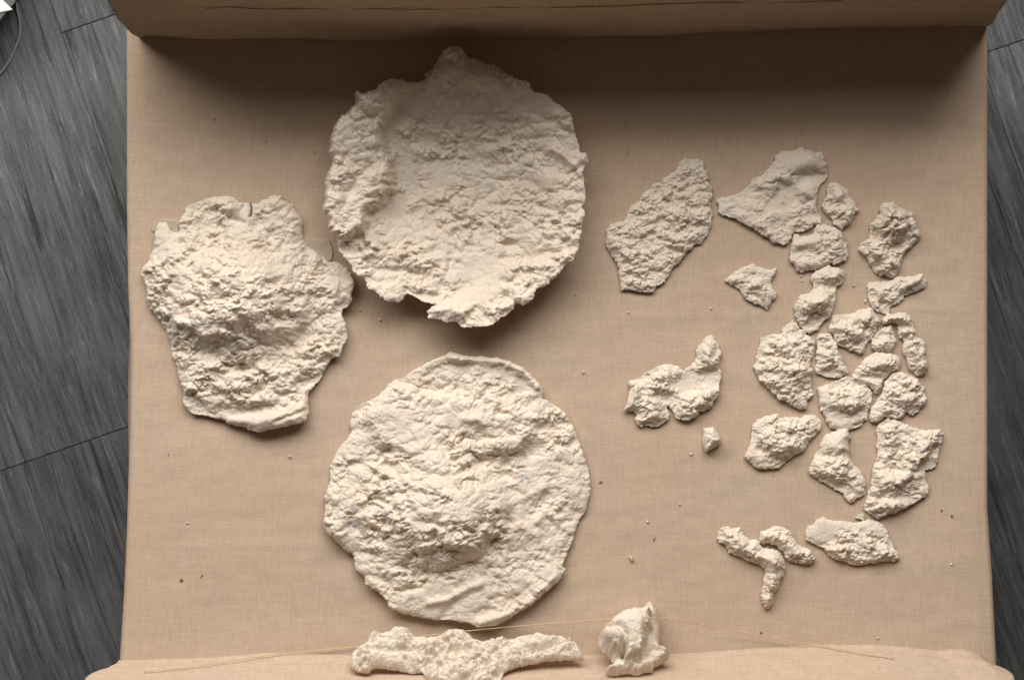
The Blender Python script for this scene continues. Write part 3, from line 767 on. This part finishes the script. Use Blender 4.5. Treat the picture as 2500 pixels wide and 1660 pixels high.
piece('pulp_fragment', 'narrow hooked fragment at the right edge of the fragment cluster', 'fragment', Z6, [(1878,110),(1905,85),(1915,70),(1970,72),(2020,65),(2060,72),(2085,95),(2090,130),(2105,170),(2125,200),(2135,235),(2165,255),(2190,285),(2190,330),(2185,370),(2200,410),(2205,450),(2195,490),(2160,518),(2130,510),(2100,485),(2070,460),(2055,420),(2050,390),(2030,360),(2025,320),(2040,285),(2035,260),(2005,240),(1990,205),(1985,175),(2000,160),(1970,140),(1930,145),(1885,155)],
    [('R', [(1900,110),(2000,100),(2060,130)], 5, 4), ('R', [(2050,190),(2100,290),(2150,450)], 7, 4), ('R', [(2010,170),(2090,160)], 3, -3), ('R', [(2040,270),(2130,240)], 3, -3), ('R', [(2170,300),(2185,470)], 2.5, 2)], t=3, dome=(5.5, 5), amp=1.6, s=0.5, group=G, cscale=.75)
piece('pulp_fragment', 'tiny three cornered fragment inside the crook of the hooked one', 'fragment', Z6, [(1950,155),(1955,190),(1970,230),(1982,270),(1970,310),(1945,345),(1890,345),(1840,340),(1810,325),(1805,260),(1830,225),(1860,195),(1890,170),(1920,165)],
    [('G', 1890,265,45,35,0,3), ('R', [(1840,250),(1900,220),(1950,250)], 3, -2)], t=3, dome=(5, 6), amp=1.5, s=0.5, group=G, cscale=.7)
piece('pulp_fragment', 'large leaf shaped fragment on the left side of the cluster', 'fragment', Z6, [(1250,118),(1280,145),(1300,180),(1330,190),(1350,225),(1390,240),(1410,270),(1408,310),(1400,360),(1380,400),(1378,450),(1395,470),(1385,530),(1390,590),(1395,640),(1370,680),(1358,700),(1352,745),(1300,742),(1250,725),(1200,695),(1150,670),(1110,630),(1070,590),(1030,555),(1005,520),(990,480),(977,440),(1000,390),(1005,340),(1025,290),(1030,250),(1060,230),(1110,225),(1160,220),(1185,180),(1215,145)],
    [('G', 1220,430,140,180,0,4), ('R', [(1250,470),(1330,430)], 4, 2.5), ('S', [(1240,660),(1360,650),(1360,745),(1280,740)], 0.8), ('R', [(1060,240),(1110,300),(1100,380)], 6, 1.5)], t=3, dome=(6, 9), amp=2.0, s=0.6, group=G, cscale=.8, lifts=[(1160,690,110,2)])
piece('pulp_fragment', 'small bell shaped fragment just right of the large leaf shaped one', 'fragment', Z6, [(1440,215),(1490,208),(1520,215),(1535,250),(1560,280),(1575,320),(1590,370),(1615,430),(1650,490),(1620,515),(1570,530),(1520,530),(1470,515),(1420,490),(1412,460),(1420,420),(1415,370),(1425,320),(1418,290),(1422,240)],
    [('G', 1490,400,60,70,0,3), ('R', [(1430,280),(1500,270),(1540,290)], 3, -2.5), ('R', [(1450,240),(1510,250)], 4, 2)], t=3, dome=(5.5, 7), amp=1.6, s=0.5, group=G, cscale=.75)
piece('pulp_fragment', 'oval fragment with a straight crease and a small stub below', 'fragment', Z6, [(1835,345),(1900,350),(1950,355),(1990,375),(2020,405),(2015,440),(1990,475),(1950,490),(1910,520),(1890,545),(1885,580),(1870,605),(1855,640),(1830,630),(1815,600),(1770,580),(1720,565),(1675,545),(1665,510),(1690,470),(1720,440),(1745,400),(1790,370)],
    [('R', [(1680,500),(1760,515),(1880,530)], 3, -3), ('R', [(1680,525),(1770,545),(1870,560)], 3.5, 2.5), ('G', 1850,430,110,50,-15,4)], t=3, dome=(5.5, 7), amp=1.3, s=0.5, group=G, cscale=.7)
piece('pulp_fragment', 'squarish fragment with a central lump and a smooth lower left rim', 'fragment', Z6, [(1425,600),(1470,575),(1530,560),(1580,535),(1640,515),(1680,530),(1720,560),(1760,575),(1800,600),(1810,650),(1808,700),(1795,730),(1780,770),(1770,820),(1730,860),(1680,885),(1620,895),(1560,895),(1520,880),(1490,830),(1475,790),(1450,750),(1437,710),(1440,660)],
    [('S', [(1425,600),(1500,590),(1520,740),(1620,800),(1780,800),(1640,895),(1500,870)], 0.85), ('G', 1620,680,130,90,20,8, 3.5), ('R', [(1540,790),(1640,800),(1720,760)], 6, -2), ('R', [(1440,640),(1480,740),(1530,860)], 4, 1.5)], t=2.6, dome=(3, 6), amp=1.9, s=0.55, group=G, cscale=.8)
piece('pulp_fragment', 'knobbly fragment with a notched lower edge, right of the squarish one', 'fragment', Z6, [(1955,490),(2010,487),(2060,500),(2130,530),(2150,565),(2175,590),(2180,640),(2195,670),(2185,710),(2140,750),(2110,785),(2075,788),(2060,765),(2040,780),(2010,815),(1960,810),(1900,800),(1860,830),(1830,845),(1795,835),(1792,790),(1803,750),(1825,710),(1852,675),(1882,640),(1892,592),(1900,550),(1935,510)],
    [('G', 2050,620,110,80,30,4), ('S', [(1790,720),(1900,700),(1900,790),(1790,840)], 0.4), ('R', [(1930,660),(2000,640),(2080,680)], 5, 2)], t=3, dome=(5.5, 8), amp=1.9, s=0.55, group=G, cscale=.8)
piece('pulp_fragment', 'butterfly shaped twisted fragment alone in the middle of the tray', 'fragment', Z6, [(685,222),(700,250),(730,285),(750,340),(748,390),(735,440),(748,490),(745,540),(730,580),(742,600),(725,650),(695,690),(690,720),(640,755),(590,765),(570,800),(510,825),(450,822),(420,790),(400,750),(378,722),(370,745),(385,780),(380,815),(340,850),(300,872),(240,865),(215,855),(190,875),(160,850),(148,820),(150,780),(140,760),(90,755),(62,768),(75,720),(100,650),(110,600),(92,570),(110,540),(180,525),(230,480),(290,455),(340,430),(400,432),(450,450),(490,475),(530,440),(570,400),(580,370),(565,350),(585,300),(620,260)],
    [('R', [(600,440),(650,420),(740,430)], 6, 6), ('R', [(480,560),(560,520),(680,500)], 8, -6), ('G', 660,330,60,80,20,6), ('G', 330,520,120,70,-30,5), ('R', [(380,660),(500,600),(620,560)], 7, -3.5), ('R', [(110,550),(140,600),(110,720)], 3.5, 3), ('S', [(70,760),(120,590),(170,600),(150,760)], 0.9), ('R', [(150,600),(160,740)], 3, 4), ('G', 560,720,110,70,-20,4), ('G', 260,760,90,80,0,4), ('R', [(350,690),(420,680)], 6, -2)], t=3, dome=(5, 7), amp=1.8, s=0.6, group=G, cscale=.9, lifts=[(700,640,130,3.5), (500,820,110,2.5), (90,690,60,3)])
piece('pulp_fragment', 'smallest chunk, block shaped, alone below the butterfly shaped fragment', 'fragment', Z6, [(700,868),(715,895),(735,925),(750,955),(745,990),(715,1010),(680,1030),(645,1050),(625,1010),(617,970),(625,920),(625,880),(660,875)],
    [('R', [(640,1030),(690,970),(745,945)], 3, 2.5), ('G', 690,920,40,40,0,3), ('S', [(650,1050),(700,970),(750,960),(740,1000)], 0.9)], t=4, dome=(6, 4), amp=0.9, s=0.5, group=G, cscale=.6, jag=.4)
piece('pulp_fragment', 'oval lumpy fragment with a smooth pointed rim at its left', 'fragment', Z7, [(560,195),(580,225),(620,220),(710,222),(740,210),(800,207),(845,235),(858,265),(850,310),(800,350),(770,390),(745,435),(700,470),(650,495),(600,535),(550,570),(500,572),(435,577),(400,555),(365,525),(325,492),(335,455),(360,420),(370,380),(380,340),(375,280),(420,235),(470,210),(510,205)],
    [('S', [(325,490),(380,330),(430,300),(420,440),(480,530),(550,560),(440,577)], 0.9), ('G', 590,370,190,120,-25,8, 3.2), ('R', [(380,260),(450,230),(560,210)], 5, 1.5), ('R', [(400,350),(420,440),(480,520)], 4, -2.5), ('R', [(700,260),(715,330)], 3, -2.5), ('R', [(480,450),(540,500)], 4, -2.5)], t=2.6, dome=(3.5, 7), amp=2.0, s=0.55, group=G, cscale=.75)
piece('pulp_fragment', 'boot shaped fragment with two round dents like eyes', 'fragment', Z7, [(1010,293),(1035,300),(1045,330),(1062,355),(1040,385),(1045,440),(1045,490),(1060,520),(1090,550),(1120,575),(1145,620),(1158,680),(1150,740),(1110,770),(1060,800),(1030,785),(1000,740),(940,705),(880,670),(830,645),(785,615),(772,580),(785,520),(815,470),(845,430),(850,390),(870,350),(920,320),(970,300)],
    [('S', [(860,300),(1040,290),(1040,480),(960,470),(860,440)], 0.85), ('S', [(1050,530),(1160,620),(1150,740),(1050,790)], 0.6), ('G', 1000,455,22,20,0,-3), ('R', [(980,430),(1030,430)], 2.5, 2), ('G', 905,465,22,22,0,-2), ('R', [(830,560),(920,640),(1020,620),(1040,500)], 6, 3), ('R', [(880,680),(1000,680),(1060,560)], 6, -3), ('G', 960,400,70,110,0,4), ('G', 960,590,110,70,10,4)], t=3, dome=(5, 8), amp=1.6, s=0.55, group=G, cscale=.75)
piece('pulp_fragment', 'tall jagged fragment at the lower right with a stub on its upper right', 'fragment', Z7, [(1310,230),(1350,235),(1400,255),(1450,275),(1500,295),(1570,310),(1620,300),(1670,295),(1688,330),(1680,365),(1668,400),(1660,460),(1650,510),(1640,555),(1600,575),(1565,580),(1562,620),(1580,670),(1590,720),(1560,760),(1500,800),(1440,835),(1370,865),(1300,890),(1240,915),(1200,885),(1150,855),(1143,815),(1170,760),(1185,700),(1200,640),(1205,580),(1220,530),(1235,480),(1230,420),(1240,370),(1230,320),(1245,260)],
    [('R', [(1250,640),(1360,660),(1440,620),(1500,480),(1600,360)], 9, 5.5), ('R', [(1300,740),(1440,700),(1560,680)], 7, -3), ('G', 1380,520,90,90,0,-3), ('R', [(1560,560),(1620,440),(1660,400)], 4, -4), ('G', 1300,320,60,70,0,3), ('G', 1340,800,100,60,-20,3), ('S', [(1260,580),(1440,600),(1440,690),(1280,690)], 0.5)], t=3.4, dome=(5, 9), amp=2.0, s=0.6, group=G, cscale=.85, lifts=[(1450,850,150,2)])
piece('pulp_fragment', 'fragment with a smooth flat upper half and rough lumpy lower half', 'fragment', Z7, [(870,895),(895,915),(950,925),(1000,930),(1060,938),(1110,935),(1150,925),(1190,915),(1230,930),(1270,955),(1300,985),(1320,1040),(1345,1095),(1375,1145),(1390,1185),(1350,1205),(1280,1205),(1200,1215),(1130,1230),(1070,1228),(1010,1205),(950,1195),(900,1160),(870,1120),(830,1095),(770,1075),(745,1050),(745,1000),(755,965),(800,955),(815,920)],
    [('S', [(745,960),(870,890),(1190,910),(1320,1040),(1240,1040),(1160,990),(980,1000),(920,1090),(770,1080)], 0.97), ('P', [(910,1120),(970,1040),(1060,1010),(1170,1020),(1220,1080),(1330,1140),(1380,1190),(1200,1210),(1060,1225),(940,1180)], 5.0, 7.0), ('R', [(1230,1150),(1320,1130),(1380,1180)], 4, 2.5), ('R', [(860,1100),(920,1060)], 4, -1.5)], t=2.4, dome=(2.2, 5), amp=1.9, s=0.55, group=G, cscale=.7)
piece('pulp_fragment', 'bent bone shaped fragment pointing down towards the near end', 'fragment', Z7, [(210,962),(250,975),(300,975),(325,1015),(360,1050),(420,1050),(435,1090),(460,1110),(520,1115),(560,1130),(585,1165),(605,1210),(612,1260),(595,1310),(570,1360),(550,1400),(530,1440),(525,1490),(495,1528),(465,1518),(445,1480),(437,1440),(450,1390),(455,1330),(470,1285),(460,1250),(420,1225),(370,1210),(310,1180),(255,1160),(220,1140),(205,1100),(160,1075),(138,1045),(150,1005),(175,975)],
    [('R', [(220,1030),(330,1110),(430,1160),(520,1180)], 8, 5), ('R', [(540,1200),(520,1330),(485,1460)], 7, 4), ('R', [(170,1030),(240,1040)], 2, -2), ('S', [(430,1160),(520,1150),(540,1220),(480,1260)], 0.6), ('G', 270,1070,14,14,0,-2)], t=3, dome=(6.5, 6), amp=1.4, s=0.5, group=G, cscale=.8)
piece('pulp_fragment', 'short curved stub nestled above the bend of the bone shaped fragment', 'fragment', Z7, [(440,1000),(490,985),(520,965),(560,958),(600,975),(640,990),(655,1030),(690,1075),(720,1105),(770,1115),(790,1145),(812,1175),(800,1205),(770,1225),(720,1220),(665,1210),(620,1200),(604,1160),(578,1126),(545,1100),(505,1083),(460,1088),(425,1070),(430,1030)],
    [('R', [(470,1030),(590,1050),(680,1140),(770,1180)], 7, 4)], t=3, dome=(5.5, 6), amp=1.7, s=0.5, group=G, cscale=.75)

# ---- the two pieces leaning on the near end
piece('pulp_strip', 'long knobbly white strip leaning against the near end of the tray', 'pulp strip', ZB, [(150,560),(165,520),(200,490),(250,475),(260,440),(300,415),(390,412),(420,388),(480,380),(530,392),(555,425),(580,445),(630,435),(710,430),(770,410),(830,395),(890,410),(940,450),(1000,465),(1060,445),(1150,440),(1180,455),(1250,435),(1330,425),(1400,422),(1480,430),(1550,450),(1600,485),(1625,530),(1640,580),(1570,570),(1490,575),(1400,580),(1320,600),(1220,615),(1130,655),(1125,680),(1100,740),(900,750),(660,740),(610,655),(540,660),(460,645),(380,630),(310,625),(265,655),(220,658),(160,640),(143,600)],
    [('G', 480,440,90,60,0,6), ('G', 320,470,80,60,0,4), ('G', 840,470,110,80,0,7), ('G', 1000,540,80,70,0,4), ('R', [(260,540),(400,560),(560,540)], 3, -2), ('R', [(760,520),(720,640)], 5, -3), ('R', [(1180,480),(1330,460),(1480,480)], 6, 3), ('R', [(1240,570),(1400,540),(1500,500)], 4, -2), ('R', [(570,450),(590,560),(620,650)], 5, -3), ('R', [(1150,450),(1140,560),(1120,660)], 5, -3), ('S', [(1180,440),(1640,430),(1640,580),(1180,600)], 0.4), ('S', [(250,560),(560,560),(580,650),(300,620)], 0.6)],
    t=6, dome=(12, 10), amp=2.2, s=0.75, plane=(1532, math.radians(40)), lift=4.0, cscale=.85)
kn, kntop = piece('pulp_lump', 'folded bulb shaped white lump with a stubby tip, standing by the near end', 'pulp lump', ZB, [(1740,400),(1800,340),(1870,290),(1950,270),(2012,268),(2015,230),(2050,203),(2090,212),(2115,260),(2125,320),(2122,400),(2122,480),(2160,495),(2190,530),(2180,560),(2130,590),(2092,605),(2082,640),(2030,640),(1990,662),(1930,650),(1870,655),(1820,665),(1785,650),(1790,610),(1830,590),(1810,560),(1770,530),(1735,490),(1730,440)],
    [('P', [(1745,410),(1860,310),(1960,285),(2040,290),(2055,380),(2020,500),(1985,590),(1900,600),(1850,560),(1760,480)], 19, 9), ('G', 1950,400,110,120,0,7), ('R', [(2062,235),(2080,300)], 7, 7),
     ('G', 1820,470,70,55,40,4), ('R', [(1760,430),(1850,420),(1900,480),(1890,560)], 3, -6), ('G', 1890,560,22,40,0,-14), ('R', [(1960,590),(2000,480),(2030,400)], 3, -2.5), ('R', [(1990,560),(2000,470)], 4, 3), ('R', [(1800,630),(1900,620),(1980,640),(2060,620)], 5, 5), ('R', [(2130,500),(2170,540),(2120,580)], 5, 6), ('G', 1800,640,30,20,0,4), ('R', [(2060,560),(2100,520)], 5, -3),
     ('S', [(1740,330),(2120,200),(2120,500),(1990,560),(1760,500)], 0.85)], t=5, dome=(7, 5), amp=1.3, s=0.55, plane=(1478, math.radians(32)), lift=1.5, cscale=.7, jag=.5)

# ================================================================== threads
tp = []
for x_, y_, z_ in ((352, 1641, None), (430, 1634, None), (520, 1622, None), (640, 1603, None), (720, 1592, 4), (860, 1577, 3), (900, 1571, 2), (1020, 1553, 9), (1150, 1539, 12), (1300, 1527, 10), (1450, 1516, 18), (1530, 1508, 38), (1580, 1505, 46), (1630, 1509, 38), (1730, 1525, 14), (1850, 1549, 8), (1950, 1570, 6), (2000, 1579, None), (2100, 1598, None), (2180, 1610, None)):
    if z_ is None:
        q = wall_point(x_, y_, False); tp.append((q[0], q[1] + 1.6, q[2] + 1.6))
    else:
        a, b = U(x_, y_, z_); tp.append((a, b, z_))
tp = [(a + 0.0, b + 0.9 * math.sin(7.1 * i), c + 0.3 * math.cos(3.7 * i)) for i, (a, b, c) in enumerate(tp)]
th = tube('loose_thread', tp, 0.47, ORANGE)
tag(th, 'loose orange thread hung along the near end, over the bulb shaped lump', 'thread')

# ================================================================== crumbs and husks
def blob(name, px, py, rx, ry, rot, mat, label, cat, group, seed, z=0.4):
    """small irregular crumb, radii in photo px"""
    rr = random.Random(seed)
    V = []; F = []
    nu, nv = 9, 6
    for j in range(nv + 1):
        ph = math.pi * j / nv
        for i in range(nu):
            a = 2 * math.pi * i / nu
            k = 1 + 0.28 * (rr.random() - 0.5) * (1 if 0 < j < nv else 0)
            x = rx * PX * math.sin(ph) * math.cos(a) * k; y = ry * PX * math.sin(ph) * math.sin(a) * k
            zz = (min(rx, ry) * PX) * 0.8 * (math.cos(ph) * k + 1)
            c, s_ = math.cos(-rot), math.sin(-rot)
            V.append(((x * c - y * s_) * MM, (x * s_ + y * c) * MM, zz * MM))
    for j in range(nv):
        for i in range(nu):
            F.append((j * nu + i, (j + 1) * nu + i, (j + 1) * nu + (i + 1) % nu, j * nu + (i + 1) % nu))
    o = link_mesh(name, V, F, mat)
    a, b = U(px, py)
    o.location = (a * MM, b * MM, z * MM)
    tag(o, label, cat, group)
    return o
GC = 'white crumbs scattered on the cloth'
crumbs = [(879, 756, 5, 4, 'tiny white crumb at the right tip of the mask shaped slab'),
 (926, 780, 9, 4, 'oblong white crumb below the left rim of the hollow disc'),
 (1406, 717, 5, 4, 'white crumb right below the rim of the hollow disc'),
 (1424, 908, 5, 4, 'white crumb at upper right of the domed disc'),
 (1955, 674, 6, 4, 'upper of two white crumbs above left of the hourglass shaped fragment'),
 (1958, 686, 5, 3, 'lower of two white crumbs left of the hourglass shaped fragment'),
 (2084, 697, 5, 4, 'white crumb right of the waist of the hourglass shaped fragment'),
 (2112, 735, 8, 5, 'white crumb touching the lower left of the wedge shaped fragment'),
 (1736, 753, 5, 4, 'white crumb below left of the star shaped fragment'),
 (1534, 763, 4, 4, 'tiny white crumb below the long ridged fragment'),
 (1687, 1108, 6, 5, 'white crumb on the cloth below the smallest chunk'),
 (1581, 1273, 6, 5, 'white crumb right of the domed disc, above a brown husk'),
 (1659, 1230, 4, 4, 'tiny white crumb left above the bone shaped fragment'),
 (1390, 1559, 6, 6, 'white crumb above the right end of the knobbly strip'),
 (2322, 1377, 5, 6, 'white crumb near the right edge of the tray, lower right'),
 (2142, 1556, 5, 4, 'white crumb beside the fold of the near end, right side'),
 (458, 1276, 4, 5, 'tiny white crumb on the empty cloth at lower left'),
 (708, 1113, 5, 5, 'tiny white crumb below the mask shaped slab')]
for i, (x_, y_, a_, b_, l_) in enumerate(crumbs):
    blob('crumb', x_, y_, a_ * 0.6, b_ * 0.6, 0.7 * i, PULP, l_, 'crumb', GC, 300 + i)
GH = 'brown husks caught on the cloth'
husks = [(443, 1415, 8, 5, -0.6, 'dark brown husk speck at the lower left of the cloth'),
 (493, 1405, 11, 3, -0.95, 'slender brown husk right of the dark speck, lower left'),
 (1597, 1315, 8, 3, -1.0, 'slender brown husk right of the domed disc, below a crumb'),
 (1466, 1176, 9, 3, -0.45, 'slender brown husk beside the right rim of the domed disc'),
 (1858, 1543, 7, 3, 0.1, 'brown husk just above the orange thread, right of the lump'),
 (2323, 1258, 5, 5, 0.0, 'round brown speck near the right edge of the tray'),
 (2298, 1245, 4, 4, 0.3, 'small brown speck left of the round one near the right edge')]
for i, (x_, y_, a_, b_, r_, l_) in enumerate(husks):
    blob('husk', x_, y_, a_ * 0.55, b_ * 0.55, r_, HUSK, l_, 'husk', GH, 400 + i)
blob('pale_husk', 1541, 1362, 9, 4, 1.1, STRAW, 'pale hollow husk between the domed disc and bone shaped fragment', 'husk', None, 470)
piece('paper_flake', 'tiny flat white flake above the smooth topped fragment', 'flake', Z7, [(1080,908),(1110,880),(1146,878),(1140,926),(1118,915)], t=0.8, dome=(0.4, 2), amp=0.2, s=0.4, lift=0.6, jag=.2)

# fine pulp dust shed around the pieces
rr = random.Random(77)
dV = []; dF = []
spots = [(2050, 800, 230, 260), (2150, 600, 150, 160), (1650, 900, 170, 120), (1950, 1150, 220, 150), (1600, 620, 150, 120), (880, 770, 80, 60), (1250, 830, 200, 40), (600, 1080, 160, 40), (1350, 1550, 160, 30), (1900, 1330, 200, 80)]
for k in range(330):
    cx, cy, sx, sy = spots[rr.randrange(len(spots))]
    a, b = U(cx + rr.gauss(0, sx * 0.6), cy + rr.gauss(0, sy * 0.6))
    if not (-360 < a < 450 and -300 < b < 280): continue
    r = 0.22 + 0.35 * rr.random()**2.5
    n0 = len(dV)
    for (ux, uy, uz) in ((1, 0, .5), (-.6, .8, .5), (-.5, -.9, .5), (0, 0, 1.5), (0, 0, -.2)):
        dV.append(((a + ux * r * (0.7 + 0.6 * rr.random())) * MM, (b + uy * r * (0.7 + 0.6 * rr.random())) * MM, (1.3 + uz * r) * MM))
    dF += [(n0, n0 + 1, n0 + 3), (n0 + 1, n0 + 2, n0 + 3), (n0 + 2, n0, n0 + 3), (n0 + 1, n0, n0 + 4), (n0 + 2, n0 + 1, n0 + 4), (n0, n0 + 2, n0 + 4)]
tag(link_mesh('pulp_dust', dV, dF, PULP), 'fine pale dust shed on the cloth around the pieces', 'dust', kind='stuff')

# ================================================================== things on the floor, top left
def floor_px(px, py, z):
    k = (H - z) / H
    return ((px - 1250) * PX * k, -(py - 830) * PX * k)
def slab(name, poly_px, z0, z1, mat, label, cat, taper=1.0):
    n = len(poly_px)
    V = []
    for z in (z0, z1):
        for q in poly_px:
            a, b = floor_px(q[0], q[1], z1)
            if z == z0: a = -560 + (a + 560) * taper; b = 400 + (b - 400) * taper
            V.append((a * MM, b * MM, z * MM))
    c = np.array(V).mean(0); c[2] = z0 * MM
    me = bpy.data.meshes.new(name)
    F = [tuple(range(n))[::-1], tuple(range(n, 2 * n))] + [(i, (i + 1) % n, n + (i + 1) % n, n + i) for i in range(n)]
    me.from_pydata([tuple(np.array(v) - c) for v in V], [], F); me.update()
    me.materials.append(mat)
    o = bpy.data.objects.new(name, me); sc.collection.objects.link(o); o.location = c
    md = o.modifiers.new('bevel', 'BEVEL'); md.width = 0.0008; md.segments = 2
    tag(o, label, cat); return o
slab('storage_box', [(-260,-260),(60,-260),(45,-40),(36,8),(20,24),(0,50),(-30,90),(-260,110)], FLOOR_Z, FLOOR_Z + 62, GREYBOX, 'dark grey box on the wooden floor under the white sheet', 'box', 0.55)
slab('paper_sheet', [(-240,-240),(-40,-80),(0,-6),(31,25),(0,31),(-240,78)], FLOOR_Z + 62.5, FLOOR_Z + 64, PAPER, 'white paper sheet corner at the top left, on the grey box', 'paper')
cp = [floor_px(x_, y_, FLOOR_Z + 3) + (FLOOR_Z + 3.2,) for x_, y_ in ((36, -60), (39, 0), (42, 25), (47, 45), (49, 70), (46, 95), (37, 118), (27, 142), (12, 165), (0, 180), (-30, 205), (-80, 230))]
cb_ = tube('cord', cp, 1.3, CABLE, seg=8)
tag(cb_, 'thin grey cord curving on the wooden floor by the white sheet', 'cord')
